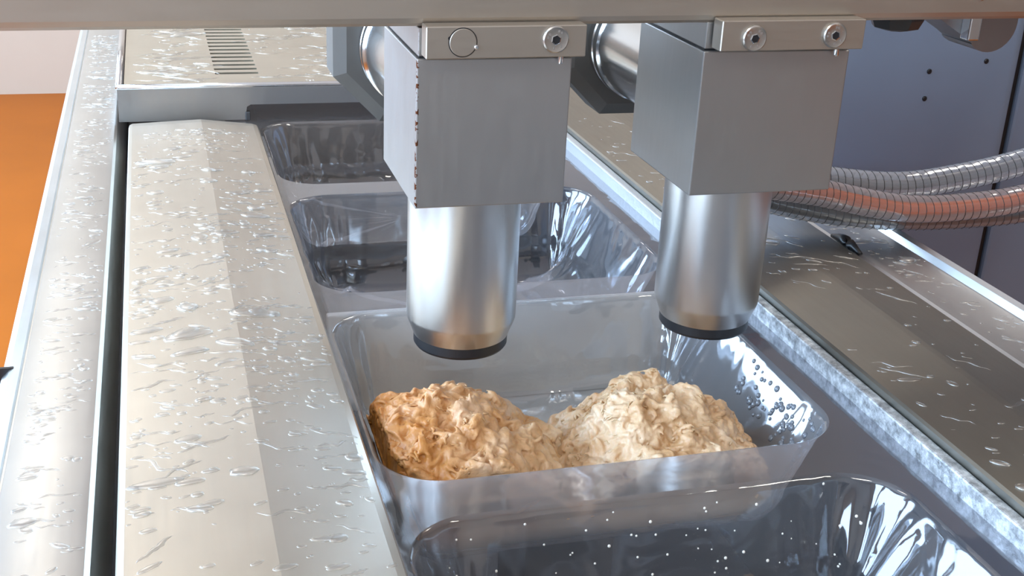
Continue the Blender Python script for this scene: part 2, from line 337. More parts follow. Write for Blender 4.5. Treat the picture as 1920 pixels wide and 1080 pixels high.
# ------------------------------------------------------------------ slotted lid at the rear
ld = empty('slotted_lid', (0.5, 3.82, 0.0), 'grey steel lid with a row of vent slots and a tall front lip', 'lid')
LZ = 0.11; LX0, LX1, LY1 = -0.125, 1.16, 6.4
SX0, SX1 = 0.174, 0.311
slots = [3.985 + k * 0.0622 for k in range(22)]; SW = 0.026
lb = bmesh.new()
def quad(b, x0, x1, y0, y1, z): b.faces.new([b.verts.new(p) for p in ((x0, y0, z), (x1, y0, z), (x1, y1, z), (x0, y1, z))])
ycuts = [3.835]
for s in slots: ycuts += [s, s + SW]
ycuts.append(LY1)
for i, (a, b_) in enumerate(zip(ycuts, ycuts[1:])):
    quad(lb, LX0 + 0.02, SX0, a, b_, LZ); quad(lb, SX1, LX1, a, b_, LZ)
    if i % 2 == 0: quad(lb, SX0, SX1, a, b_, LZ)
bmesh.ops.remove_doubles(lb, verts=lb.verts[:], dist=1e-5)
r = bmesh.ops.extrude_face_region(lb, geom=lb.faces[:])
bmesh.ops.translate(lb, vec=(0, 0, -0.012), verts=[e for e in r['geom'] if isinstance(e, bmesh.types.BMVert)])
bmesh.ops.recalc_face_normals(lb, faces=lb.faces[:])
build('slotted_top', lb, M['lid'], ld)
build('slot_shade', box(SX0 - 0.03, SX1 + 0.03, 3.93, 5.5, 0.055, 0.062), M['black'], ld)  # black sheet added as the darkness below the slots
fb = bmesh.new()
pts = [(LX0, 0.006), (0.252, 0.004), (0.258, 0.045), (0.27, 0.052), (LX1, 0.052), (LX1, LZ - 0.004), (LX0, LZ - 0.004)]
vs0 = [fb.verts.new((x, 3.812, z)) for x, z in pts]; vs1 = [fb.verts.new((x, 3.834, z)) for x, z in pts]
fb.faces.new(vs0); fb.faces.new(vs1)
for i in range(len(pts)): fb.faces.new((vs0[i], vs0[(i + 1) % 7], vs1[(i + 1) % 7], vs1[i]))
bmesh.ops.recalc_face_normals(fb, faces=fb.faces[:])
build('front_lip', fb, M['block'], ld)
hem = [Vector((LX0 + 0.004, 3.822, LZ)), Vector((0.3, 3.822, LZ)), Vector((0.7, 3.822, LZ)), Vector((LX1, 3.822, LZ))]
build('front_hem', sweep(hem, 0.010, 12), M['polish'], ld, smooth=True)
build('side_hem', sweep([Vector((LX0 + 0.006, y, LZ)) for y in (3.822, 4.5, 5.4, LY1)], 0.011, 12), M['polish'], ld, smooth=True)
build('side_lip', box(LX0, LX0 + 0.012, 3.834, LY1, 0.008, LZ - 0.004), M['frame'], ld)
build('lid_floor', box(0.30, LX1, 3.95, LY1, 0.030, 0.040), M['interior'], ld)
build('catch', box(0.252, 0.268, 3.806, 3.83, 0.002, 0.03, 0.003), M['dark'], ld)

# ------------------------------------------------------------------ film with moulded pockets
fm = empty('packaging_film', (0.72, 2.3, 0.0), 'clear thermoformed plastic film with a row of tray pockets', 'film')
PX0, PX1, CR = 0.292, 1.104, 0.11
FX0, FX1 = 0.19, 1.172
POCK = [(0.830, 1.500), (1.598, 2.272), (2.370, 3.042), (3.135, 3.790)]
DEPTH = 0.222
def rr_loop(x0, x1, y0, y1, r, nst=44, narc=14):
    """rounded rectangle: (x, y, nx, ny, cornerness, ox, oy)"""
    out = []
    cs = [(x1 - r, y0 + r, -PI / 2), (x1 - r, y1 - r, 0), (x0 + r, y1 - r, PI / 2), (x0 + r, y0 + r, PI)]
    for k in range(4):
        cx, cy, a0 = cs[k]
        for i in range(narc + 1):
            a = a0 + PI / 2 * i / narc; c, s = math.cos(a), math.sin(a); mxx = max(abs(c), abs(s))
            out.append((cx + r * c, cy + r * s, c, s, math.sin(PI * i / narc), cx, cy, c / mxx, s / mxx))
        nx_, ny_, a1 = cs[(k + 1) % 4]
        a = a0 + PI / 2; c, s = round(math.cos(a)), round(math.sin(a))
        for i in range(1, nst):
            t = i / nst; cx2 = cx + (nx_ - cx) * t; cy2 = cy + (ny_ - cy) * t
            d = min(i, nst - i) / nst * (abs(nx_ - cx) + abs(ny_ - cy))
            out.append((cx2 + r * c, cy2 + r * s, c, s, math.exp(-(d / 0.07) ** 2) * 0.7, cx2, cy2, c, s))
    return out
land = bmesh.new()
for k, (ya, yb) in enumerate(POCK):
    L = rr_loop(PX0, PX1, ya, yb, CR); n = len(L); b = bmesh.new(); rings = []
    D = DEPTH
    prof = [(0.0, 0.0), (0.004, -0.0015), (0.008, -0.006), (0.010, -0.014)] + [(0.010 + 0.040 * q, -0.014 - (D - 0.104) * q) for q in [i / 14 for i in range(1, 15)]]
    e, z = prof[-1]
    for i in range(1, 11):
        a = PI / 2 * i / 10; prof.append((e + 0.085 * (1 - math.cos(a)), z - 0.090 * math.sin(a)))
    for j, (ins, z) in enumerate(prof):
        ring = []
        for i, (x, y, nx, ny, cn, cx, cy, sx, sy) in enumerate(L):
            dep = min(1, max(0, -z / D)); wig = 0
            s = i / n * 60 * 2 * PI
            sh = dep * (1.15 - dep) * 2.2
            fold = math.sin(i * 1.05 + 2.2 * noise.noise(Vector((i * 0.11, z * 6, k * 7.0)))) * (0.013 if k == 0 else 0.008) * cn
            soft = noise.noise(Vector((x * 9, y * 9, z * 5 + k * 11))) * 0.012 + noise.noise(Vector((x * 30, y * 30, z * 7 + k))) * 0.003
            d = ins + (fold + soft * (0.35 if k == 1 else 1.0)) * sh
            d += max(0, nx) ** 2 * dep * 0.04
            ring.append(b.verts.new((x - nx * d, y - ny * d, z + noise.noise(Vector((x * 12, y * 12, k))) * 0.002 * dep)))
        rings.append(ring)
    cx0, cy0 = (PX0 + PX1) / 2, (ya + yb) / 2
    last = [v.co.copy() for v in rings[-1]]
    for q in [0.94, 0.88, 0.8, 0.7, 0.6, 0.5, 0.4, 0.3, 0.2, 0.1]:
        ring = []
        for co in last:
            x = cx0 + (co.x - cx0) * q; y = cy0 + (co.y - cy0) * q
            zz = co.z + 0.004 * noise.noise(Vector((x * 14, y * 14, k * 3.3)))
            for gx in (0.44, 0.86):
                zz += 0.012 * math.exp(-((x - gx) / 0.014) ** 2) * (1 if abs(y - cy0) < (yb - ya) * 0.36 else 0)
            ring.append(b.verts.new((x, y, zz)))
        rings.append(ring)
    for A, B in zip(rings, rings[1:]):
        for i in range(n): b.faces.new((A[i], A[(i + 1) % n], B[(i + 1) % n], B[i]))
    b.faces.new(rings[-1])
    bmesh.ops.recalc_face_normals(b, faces=b.faces[:])
    build('pocket', b, M['film_fog' if k == 1 else 'film'], fm, smooth=True)
    # flat film around this pocket, out to the edge of its cell
    c0 = (POCK[k - 1][1] + ya) / 2 if k else Y0; c1 = (yb + POCK[k + 1][0]) / 2 if k + 1 < len(POCK) else 4.6
    inn, outr = [], []
    for (x, y, nx, ny, cn, cx, cy, sx, sy) in L:
        inn.append(land.verts.new((x, y, 0)))
        ox = FX1 if sx >= 0.9999 else FX0 if sx <= -0.9999 else None; oy = c1 if sy >= 0.9999 else c0 if sy <= -0.9999 else None
        px_ = (FX1 - cx) if sx > 0 else (cx - FX0); py_ = (c1 - cy) if sy > 0 else (cy - c0)
        outr.append(land.verts.new((cx + sx * px_, cy + sy * py_, 0)))
    for i in range(n): land.faces.new((inn[i], inn[(i + 1) % n], outr[(i + 1) % n], outr[i]))
bmesh.ops.remove_doubles(land, verts=land.verts[:], dist=1e-5)
bmesh.ops.recalc_face_normals(land, faces=land.faces[:])
build('flat_film', land, M['film_land'], fm, smooth=True)
# lifting plate that carries the pocket being filled
lp = build('lifting_plate', box(0.36, 1.03, 1.84, 2.31, -0.262, -0.240, 0.01), M['carrier'], origin=(0.71, 1.96, -0.56))
tag(lp, 'light grey steel lifting plate beneath the pocket being filled', 'plate')
build('added_backing', box(0.30, 1.10, 2.292, 2.312, -0.239, -0.014, 0.004), M['carrier'], lp)  # added pale panel, brightens the far wall of the filled pocket
build('lifting_post', box(0.62, 0.80, 1.88, 2.06, -0.56, -0.263), M['interior'], lp)

# ------------------------------------------------------------------ shredded food: two heaps in the pocket under the nozzles
def edge_distance(x, y):
    cx, cy = (PX0 + PX1 - 0.03) / 2, (POCK[1][0] + POCK[1][1]) / 2; hx, hy = (PX1 - PX0 - 0.03) / 2, (POCK[1][1] - POCK[1][0]) / 2
    qx, qy = abs(x - cx) - (hx - CR), abs(y - cy) - (hy - CR)
    return CR - (math.hypot(max(qx, 0), max(qy, 0)) + min(max(qx, qy), 0))
def tray_floor(x, y):
    """inside surface of the pocket being filled"""
    d = edge_distance(x, y)
    if d < 0.05: return -0.132 * max(0, d) / 0.05
    q = min(1, (d - 0.05) / 0.085); return -0.132 - 0.090 * math.sqrt(max(0, 1 - (1 - q) ** 2))
def heap(name, c, rx, ryf, ryb, top, m, label, seed, nsh):
    root = empty(name, (c[0], c[1], -0.18), label, 'food', 'food portions in the tray pocket', None)
    off = Vector((seed * 3.1, seed * 1.7, 0)); base = -0.208
    XA, XB, YA, YB = PX0 + 0.028, PX1 - 0.05, POCK[1][0] + 0.022, POCK[1][1] - 0.03
    def floor_(x, y): return min(-0.012, tray_floor(x, y) + 0.021)
    def hz(x, y):
        dx = (x - c[0]) / rx; dy = (y - c[1]) / (ryf if y < c[1] else ryb); r = math.hypot(dx, dy); fl = floor_(x, y)
        if r >= 1: return fl
        h = (top - base) * (1 - r ** 2.2)
        p = Vector((x, y, 0)) + off
        h += (noise.fractal(p * 12, 0.9, 2.0, 3) * 0.034 + abs(noise.noise(p * 38)) * 0.022 + noise.noise(p * 80) * 0.008) * min(1, (1 - r) * 4)
        return max(fl, base + h)
    def clampxy(x, y):
        x = min(max(x, XA), XB); y = min(max(y, YA), YB)
        for _ in range(30):
            if edge_distance(x, y) >= 0.031: break
            x += (0.7 - x) * 0.03; y += (1.93 - y) * 0.03
        return x, y
    b = bmesh.new(); nr, na = 64, 150; rings = []; under = []; reach = []
    for j in range(na):     # how far the heap reaches in each direction before it meets the tray wall
        a = 2 * PI * j / na; R_ = 1.0
        while R_ > 0.3:
            s_ = math.sin(a); x, y = clampxy(c[0] + R_ * rx * math.cos(a), c[1] + R_ * (ryf if s_ < 0 else ryb) * s_)
            r = math.hypot((x - c[0]) / rx, (y - c[1]) / (ryf if y < c[1] else ryb))
            if base + (top - base) * (1 - min(1, r) ** 2.2) > floor_(x, y) - 0.002: break
            R_ -= 0.02
        reach.append(R_)
    reach = [sum(reach[(j + k) % na] for k in range(-3, 4)) / 7 for j in range(na)]
    for i in range(1, nr + 1):
        ring = []; low = []
        for j in range(na):
            a = 2 * PI * j / na; rr = i / nr * reach[j]
            x = c[0] + rr * rx * math.cos(a); s_ = math.sin(a); y = c[1] + rr * (ryf if s_ < 0 else ryb) * s_
            x, y = clampxy(x, y)
            z = hz(x, y) if i < nr else floor_(x, y)
            q = Vector((x, y, z)) * 40 + off
            xx, yy = clampxy(x + noise.noise(q) * 0.007, y + noise.noise(q + Vector((9, 9, 9))) * 0.007)
            ring.append(b.verts.new((xx, yy, z)))
            low.append(b.verts.new((x, y, floor_(x, y) - 0.006)))
        rings.append(ring); under.append(low)
    ct = b.verts.new((c[0], c[1], hz(*c))); cu = b.verts.new((c[0], c[1], floor_(*c) - 0.006))
    for j in range(na):
        k = (j + 1) % na
        b.faces.new((ct, rings[0][j], rings[0][k])); b.faces.new((cu, under[0][k], under[0][j])); b.faces.new((rings[-1][j], under[-1][j], under[-1][k], rings[-1][k]))
    for A, B in zip(rings, rings[1:]):
        for j in range(na): b.faces.new((A[j], B[j], B[(j + 1) % na], A[(j + 1) % na]))
    for A, B in zip(under, under[1:]):
        for j in range(na): b.faces.new((A[(j + 1) % na], B[(j + 1) % na], B[j], A[j]))
    rnd = random.Random(seed); s = b
    for q in range(nsh + 900):
        if q == nsh: s = bmesh.new()
        while True:
            a = rnd.uniform(0, 2 * PI); rr = math.sqrt(rnd.random()) * 0.95 * reach[int(a / (2 * PI) * na) % na]
            x = c[0] + rr * rx * math.cos(a); sn = math.sin(a); y = c[1] + rr * (ryf if sn < 0 else ryb) * sn
            if XA + 0.004 < x < XB - 0.01 and YA + 0.004 < y < YB: break
        z = hz(x, y); e = 0.008
        nrm = Vector((hz(x - e, y) - hz(x + e, y), hz(x, y - e) - hz(x, y + e), 2 * e)).normalized()
        nrm = (nrm + Vector((rnd.gauss(0, .2), rnd.gauss(0, .2), 0.2))).normalized()
        d = Vector((rnd.gauss(0, 1), rnd.gauss(0, 1), rnd.gauss(0, .8))); d = (d - nrm * d.dot(nrm) * 1.0).normalized(); sd = nrm.cross(d).normalized()
        ln = rnd.uniform(0.018, 0.06); wd = rnd.uniform(0.0028, 0.008); th = rnd.uniform(0.003, 0.006); bend = rnd.uniform(0.1, 0.7); tw = rnd.uniform(-0.6, 0.6)
        if q >= nsh: ln *= 0.5; wd *= 0.42; th *= 0.45
        P = Vector((x, y, z)) + nrm * rnd.uniform(-0.004, 0.003); rows = []; cv = rnd.uniform(-0.5, 0.5)
        for i in range(7):
            t_ = i / 6 - 0.5; w_ = wd * (1 - (2 * abs(t_)) ** 3 * 0.5) * rnd.uniform(.8, 1.2)
            cc = P + d * (t_ * ln) - nrm * (bend * ln * (t_ * t_) * 1.6) + sd * (cv * ln * (t_ * t_) + rnd.gauss(0, 0.001))
            a = tw * t_; s1 = sd * math.cos(a) + nrm * math.sin(a); n1 = nrm * math.cos(a) - sd * math.sin(a)
            row = []
            for (u_, v_) in ((-1, 0), (-0.5, 0.8), (0.5, 0.9), (1, 0), (0, -0.8)):
                p = cc + s1 * (u_ * w_) + n1 * (v_ * th)
                p.x, p.y = clampxy(p.x, p.y); p.z = max(min(p.z, hz(p.x, p.y) + 0.014), floor_(p.x, p.y) - 0.004); row.append(s.verts.new(p))
            rows.append(row)
        for A, B in zip(rows, rows[1:]):
            for k in range(5): s.faces.new((A[k], A[(k + 1) % 5], B[(k + 1) % 5], B[k]))
        s.faces.new(rows[0]); s.faces.new(rows[-1])
    for m_ in (b, s): bmesh.ops.recalc_face_normals(m_, faces=m_.faces[:])
    o = build('mound', b, m, root, smooth=True)
    rm = o.modifiers.new('fuse', 'REMESH'); rm.mode = 'VOXEL'; rm.voxel_size = 0.0009; rm.use_smooth_shade = True
    sm = o.modifiers.new('soften', 'SMOOTH'); sm.factor = 0.5; sm.iterations = 2
    tag(build('shreds', s, m, root, smooth=True), kind='stuff')
    return root
heap('shredded_food', (0.43, 1.83), 0.29, 0.42, 0.20, 0.022, M['food_a'], 'heap of shredded food with an orange flank beside the left cover', 3, 1900)
heap('shredded_food', (0.825, 1.82), 0.255, 0.42, 0.21, -0.002, M['food_b'], 'paler tan heap of shredded food below the nozzle next to the hoses', 8, 1900)
def scrap(c, r, seed, m, label):
    b = bmesh.new(); bmesh.ops.create_icosphere(b, subdivisions=3, radius=r)
    for v in b.verts:
        n_ = v.co.normalized(); v.co = n_ * r * (1 + 0.45 * noise.noise(n_ * 2.2 + Vector((seed, 0, 0))) + 0.25 * noise.noise(n_ * 6 + Vector((seed, 3, 0)))); v.co.z *= 0.6; v.co += Vector(c)
    return tag(build('food_scrap', b, m, origin=c, smooth=True), label, 'food')
scrap((0.905, 1.335, -0.205), 0.026, 2.0, M['food_b'], 'small tan scrap of food lying in the empty pocket')

# ------------------------------------------------------------------ cross beam with the two filling nozzles
bt = math.radians(0.0)
bb = bmesh.new(); ring = []
secs = [(1.85, 0.668), (1.85, 0.90), (2.16, 0.90), (2.16, 0.655), (1.857, 0.655), (1.852, 0.660)]
for x, dz in ((-0.9, -0.0085), (0.7, 0.003), (2.6, 0.018)): ring.append([bb.verts.new((x, y, z + dz)) for y, z in secs])
for A, B in zip(ring, ring[1:]):
    for i in range(6): bb.faces.new((A[i], A[(i + 1) % 6], B[(i + 1) % 6], B[i]))
bb.faces.new(ring[0]); bb.faces.new(ring[-1]); bmesh.ops.recalc_face_normals(bb, faces=bb.faces[:])
beam = build('cross_beam', bb, M['beam'], origin=(0.85, 2.0, 0.655))
tag(beam, 'long brownish grey steel beam carrying both filling nozzles above the film', 'beam')

def nozzle(x0, x1, z0, zt, cx, label, m_block):
    root = empty('filling_nozzle', ((x0 + x1) / 2, 1.85, z0), label, 'nozzle', 'filling nozzles on the beam')
    yb = 2.135
    o = build('valve_block', box(x0, x1, 1.85, yb, z0, zt, 0.0022), m_block, root)
    build('block_top', box(x0 + 0.003, x1 - 0.003, 1.855, yb - 0.003, zt + 0.003, zt + 0.047, 0.0015), m_block, root)
    build('gasket', box(x0 + 0.006, x1 - 0.006, 1.862, yb - 0.008, zt - 0.001, zt + 0.004), M['black'], root)
    cy = 1.99
    build('spout', lathe([(0.1, z0 + 0.02), (0.1, 0.112), (0.099, 0.106), (0.0885, 0.078), (0.087, 0.074)], (cx, cy), 'z', 96), M['tube'], root, smooth=False)
    shade_auto(bpy.data.objects[col.objects[-1].name], 20)
    tip = build('tip_ring', lathe([(0.0862, 0.075), (0.0862, 0.057), (0.083, 0.052), (0.074, 0.052), (0.074, 0.070)], (cx, cy), 'z', 64), M['black'], root); shade_auto(tip, 30)
    px, pz = (x0 + x1) / 2 - 0.004, (z0 + zt) / 2 + 0.020
    p = build('feed_pipe', lathe([(0.114, yb - 0.002), (0.114, 2.40), (0.118, 2.405), (0.118, 2.425), (0.113, 2.43), (0.118, 2.435), (0.118, 2.455), (0.112, 2.46), (0.112, 2.475)], (px, pz), 'y', 72), M['polish'], root); shade_auto(p, 30)
    f = build('pipe_union', lathe([(0.150, 2.475), (0.178, 2.490), (0.178, 2.585), (0.160, 2.605)], (px, pz), 'y', 8, phase=PI / 8), M['flange'], root)
    g = build('rear_pipe', lathe([(0.095, 2.605), (0.095, 3.2)], (px, pz), 'y', 48), M['polish'], root); shade_auto(g, 30)
    return root
nozzle(0.386, 0.640, 0.361, 0.606, 0.505, 'filling nozzle with chipped rusty block edge, beside the bright left cover', chipped_block_mat(0.386 * U - 0.513 * U))
nozzle(0.869, 1.141, 0.362, 0.613, 0.993, 'filling nozzle with a wet speckled block, in front of the hoses', M['block'])

def screw(parent, x, z, y, r, kind):
    if kind == 'plain':
        o = build('retaining_disc', lathe([(r, y + 0.001), (r, y - 0.0012), (r * 0.96, y - 0.002)], (x, z), 'y', 40), M['beam'], parent); shade_auto(o, 30)
        build('gap_ring', lathe([(r * 1.07, y + 0.001), (r * 1.07, y - 0.0004), (r * 1.0, y - 0.0004)], (x, z), 'y', 40, True, False), M['black'], o)
        build('locking_pin', lathe([(0.0035, y + 0.0005), (0.0035, y - 0.004), (0.002, y - 0.0052)], (x + r * 0.97, z - r * 0.32), 'y', 12), M['polish'], o)
        build('pin_notch', lathe([(0.003, y + 0.0005), (0.003, y - 0.0008)], (x - r * 0.97, z + r * 0.30), 'y', 12), M['black'], o)
        return
    # countersunk socket screw: dished head with a hexagonal socket and stamped ticks
    o = build('socket_screw', lathe([(r, y + 0.001), (r, y - 0.0035), (r * 0.9, y - 0.0052), (r * 0.80, y - 0.0046), (r * 0.42, y - 0.0046)], (x, z), 'y', 40, True, True), M['screw'], parent); shade_auto(o, 25)
    build('hex_socket', lathe([(r * 0.33, y - 0.0046), (r * 0.33, y - 0.0050), ], (x, z), 'y', 6, True, True, phase=kind), M['black'], o)
    build('socket_rim', lathe([(r * 0.33, y - 0.0046), (r * 0.33, y - 0.0060), (r * 0.40, y - 0.0056), (r * 0.40, y - 0.0046)], (x, z), 'y', 6, False, False, phase=kind), M['polish'], o)
    for a in (0.5, 0.85, 2.1, 2.5, 4.1, 5.0):
        mx_, mz_ = x + r * 0.64 * math.cos(a + kind), z + r * 0.64 * math.sin(a + kind)
        build('stamped_mark', box(mx_ - 0.0014, mx_ + 0.0014, y - 0.0053, y - 0.0046, mz_ - 0.0018, mz_ + 0.0018), M['polish'], o)
def clamp(x0, x1, z0, z1, tilt, label, screws, pinx):
    root = empty('clamp_plate', ((x0 + x1) / 2, 1.82, z0), label, 'plate', 'clamp plates on the beam')
    b = box(x0, x1, 1.815, 1.8495, z0, z1, 0.0016, 1)
    for v in b.verts: v.co.z += (v.co.x - x0) * tilt
    build('plate_body', b, M['beam'], root)
    for (x, z, k) in screws: screw(root, x, z, 1.815, 0.0213, k)
    o = build('dowel_pin', lathe([(0.0045, z0 + 0.006), (0.0045, z0 - 0.011), (0.0035, z0 - 0.0135)], (pinx, 1.838), 'z', 14), M['polish'], root); shade_auto(o, 30)
clamp(0.3925, 0.650, 0.612, 0.662, 0.008, 'brownish steel clamp plate with one plain disc and one socket screw', [(0.450, 0.638, 'plain'), (0.598, 0.642, 0.4)], 0.6165)
clamp(0.881, 1.143, 0.619, 0.669, 0.008, 'brownish steel clamp plate with two socket screws', [(0.939, 0.641, 0.2), (1.0855, 0.645, 0.7)], 1.108)

# beam end fittings
sc_ = build('beam_screw', lathe([(0.0075, 1.8505), (0.0075, 1.8485), (0.005, 1.847)], (1.383, 0.703), 'y', 16), M['screw'], beam)
pg = build('seam_plug', sweep([Vector((1.552, 2.47 - 0.13 * i / 8, 0.030 + 0.010 * math.sin(PI * i / 8))) for i in range(9)], lambda i: 0.004 + 0.008 * math.sin(PI * min(max(i, 0.5), 7.5) / 8), 12), M['black'], origin=(1.552, 2.40, 0.03), smooth=True)
tag(pg, 'small dark oblong plug on the seam beyond the right cover', 'plug')
br = empty('beam_bracket', (1.50, 1.95, 0.668), 'grey rounded bracket with square stud hanging from the beam end', 'bracket')
bp_ = bmesh.new()
prf = [(1.36, 0.672), (1.40, 0.640), (1.46, 0.606), (1.475, 0.596)] + [(1.512 + 0.055 * math.cos(a), 0.634 + 0.055 * math.sin(a)) for a in [PI * 1.25 + i * PI * 0.75 / 12 for i in range(13)]] + [(1.567, 0.672)]
v0 = [bp_.verts.new((x, 1.975, z)) for x, z in prf]; v1 = [bp_.verts.new((x, 2.07, z)) for x, z in prf]
bp_.faces.new(v0); bp_.faces.new(v1)
for i in range(len(prf)): bp_.faces.new((v0[i], v0[(i + 1) % len(prf)], v1[(i + 1) % len(prf)], v1[i]))
bmesh.ops.recalc_face_normals(bp_, faces=bp_.faces[:])
build('bracket_plate', bp_, M['darksteel'], br)
build('square_stud', box(1.446, 1.470, 1.95, 1.976, 0.606, 0.652, 0.0025), M['polish'], br)
kn = build('hanging_knob', lathe([(0.052, 0.672), (0.052, 0.630), (0.044, 0.612), (0.02, 0.606)], (1.36, 2.06), 'z', 8), M['dark'], origin=(1.36, 2.06, 0.67))
tag(kn, 'black faceted knob under the beam beside the grey bracket', 'knob')
lk = build('locknut', lathe([(0.03, 0.66), (0.03, 0.669)], (1.36, 2.06), 'z', 6), M['black'], kn)

# ------------------------------------------------------------------ steel housing behind the right side
hs = empty('steel_housing', (2.3, 3.0, -2.4), 'blue grey steel housing with a rounded corner behind the hoses', 'cabinet')
hp = bmesh.new()
sec = [(1.80, 3.35), (1.80, 3.0), (2.385, 3.0)] + [(2.385 + 0.045 * math.sin(a), 3.045 - 0.045 * math.cos(a)) for a in [PI / 2 * i / 6 for i in range(1, 7)]] + [(2.43, 3.35)]
lo = [hp.verts.new((x, y, -2.2)) for x, y in sec]; hi = [hp.verts.new((x, y, 0.56)) for x, y in sec]
hp.faces.new(lo); hp.faces.new(hi)
for i in range(len(sec)): hp.faces.new((lo[i], lo[(i + 1) % len(sec)], hi[(i + 1) % len(sec)], hi[i]))
bmesh.ops.recalc_face_normals(hp, faces=hp.faces[:])
shade_auto(build('front_panel', hp, M['panel'], hs), 30)
build('joint_strip', box(2.431, 2.448, 3.036, 3.3, -2.2, 0.56), M['black'], hs)
build('side_panel', box(2.449, 3.6, 3.02, 3.34, -2.2, 0.56, 0.01), M['panel'], hs)
build('plinth', box(1.84, 3.5, 3.08, 3.3, -2.4, -2.2), M['dark'], hs)
for (x, z) in ((2.116, 0.229), (2.116, 0.308), (2.30, 0.335)):
    build('panel_screw', lathe([(0.0075, 3.001), (0.0075, 2.998), (0.005, 2.996)], (x, z), 'y', 16), M['black'], hs)

# ------------------------------------------------------------------ hoses
def hose(pts, r, body, core, core_r, label, coil=0.0215, wire_r=0.0010):
    path = catmull(pts, 16)
    o = build('ribbed_hose', sweep(path, r, 24), body, origin=tuple(path[0]), smooth=True)
    tag(o, label, 'hose', 'hoses beside the nozzle')
    c = build('inner_core', sweep(path, core_r, 16), core, o, smooth=True)
    # wire helix just under the skin
    ln = [0.0]
    for a, b_ in zip(path, path[1:]): ln.append(ln[-1] + (b_ - a).length)
    tot = ln[-1]; turns = tot / coil; steps = int(turns * 14); hp_ = []; up = Vector((0, 1, 0)); j = 0
    for i in range(steps + 1):
        s = tot * i / steps
        while j < len(ln) - 2 and ln[j + 1] < s: j += 1
        f_ = (s - ln[j]) / max(1e-9, ln[j + 1] - ln[j]); p = path[j].lerp(path[j + 1], f_); tn = (path[j + 1] - path[j]).normalized()
        u = up.cross(tn).normalized(); v = tn.cross(u); a = 2 * PI * turns * i / steps
        hp_.append(p + u * (r * 1.01 * math.cos(a)) + v * (r * 1.01 * math.sin(a)))
    build('wire_coil', sweep(hp_, wire_r, 5), M['wire'], o, smooth=True)
    return o
hose([(1.125, 2.175, 0.40), (1.17, 2.30, 0.33), (1.30, 2.42, 0.235), (1.476, 2.47, 0.180), (1.70, 2.47, 0.152), (1.88, 2.47, 0.166), (2.06, 2.47, 0.199), (2.3, 2.46, 0.27), (2.7, 2.46, 0.42)], 0.033, M['hose_clear'], M['greycore'], 0.012, 'clear wire-coiled hose lying above the orange-filled hose')
hose([(1.06, 2.175, 0.376), (1.12, 2.26, 0.30), (1.26, 2.36, 0.215), (1.467, 2.41, 0.162), (1.60, 2.405, 0.132), (1.72, 2.40, 0.114), (1.87, 2.40, 0.114), (2.03, 2.40, 0.130), (2.3, 2.40, 0.19), (2.7, 2.40, 0.31)], 0.033, M['hose_clear'], M['orange'], 0.0155, 'clear wire-coiled hose filled with orange liquid')
hose([(0.985, 2.175, 0.365), (1.05, 2.26, 0.27), (1.22, 2.40, 0.185), (1.44, 2.45, 0.116), (1.62, 2.45, 0.084), (1.80, 2.45, 0.072), (1.98, 2.45, 0.072), (2.10, 2.45, 0.082), (2.3, 2.46, 0.12), (2.7, 2.46, 0.22)], 0.031, M['hose_grey'], M['dark'], 0.020, 'cloudy dark wire-coiled hose under the orange-filled hose')

# ------------------------------------------------------------------ water on the metal (uncountable: one object for each surface)
def interp(profile, x):
    for (xa, za), (xb, zb) in zip(profile, profile[1:]):
        if xa <= x <= xb: return za + (zb - za) * (x - xa) / max(1e-9, xb - xa)
    return profile[0][1] if x < profile[0][0] else profile[-1][1]
def drop(b, x, y, zf, ax, ay, ang, h, rnd, seg=12):
    ca, sa = math.cos(ang), math.sin(ang); ph = rnd.uniform(0, 99); jag = rnd.uniform(0.1, 0.4)
    wob = [1 + jag * noise.noise(Vector((math.cos(2 * PI * k / seg) * 1.3 + ph, math.sin(2 * PI * k / seg) * 1.3, ph))) for k in range(seg)]
    rings = []
    for (q, hh) in ((1.0, -0.0004), (0.93, 0.45), (0.72, 0.82), (0.38, 0.97)):
        ring = []
        for k in range(seg):
            a = 2 * PI * k / seg; u = ax * q * wob[k] * math.cos(a); v = ay * q * wob[k] * math.sin(a)
            X = x + u * ca - v * sa; Y = y + u * sa + v * ca
            ring.append(b.verts.new((X, Y, zf(X) + (h * hh if hh > 0 else hh))))
        rings.append(ring)
    top = b.verts.new((x, y, zf(x) + h))
    for A, B in zip(rings, rings[1:]):
        for k in range(seg): b.faces.new((A[k], A[(k + 1) % seg], B[(k + 1) % seg], B[k]))
    for k in range(seg): b.faces.new((rings[-1][k], rings[-1][(k + 1) % seg], top))
    b.faces.new(rings[0][::-1])
def rivulet(b, x, y, zf, ln, wd, ang, rnd):
    n_ = 12; ph = rnd.uniform(0, 50); rows = []; ca, sa = math.cos(ang), math.sin(ang)
    for i in range(n_ + 1):
        t_ = i / n_ - 0.5; w_ = wd * (max(0.02, 1 - (2 * abs(t_)) ** 3)) * (0.7 + 0.8 * abs(noise.noise(Vector((t_ * 5 + ph, 0, 0)))))
        off = noise.noise(Vector((t_ * 3 + ph, 7, 0))) * ln * 0.16
        cx = x + ca * t_ * ln - sa * off; cy = y + sa * t_ * ln + ca * off; row = []
        for (q, hh) in ((-1, -0.0004), (-0.6, 0.7), (0, 1), (0.6, 0.7), (1, -0.0004)):
            X = cx - sa * q * w_; Y = cy + ca * q * w_; row.append(b.verts.new((X, Y, zf(X) + (hh * w_ * 0.38 if hh > 0 else hh))))
        rows.append(row)
    for A, B in zip(rows, rows[1:]):
        for k in range(4): b.faces.new((A[k], A[k + 1], B[k + 1], B[k]))
        b.faces.new((A[4], A[0], B[0], B[4]))
    b.faces.new(rows[0]); b.faces.new(rows[-1])
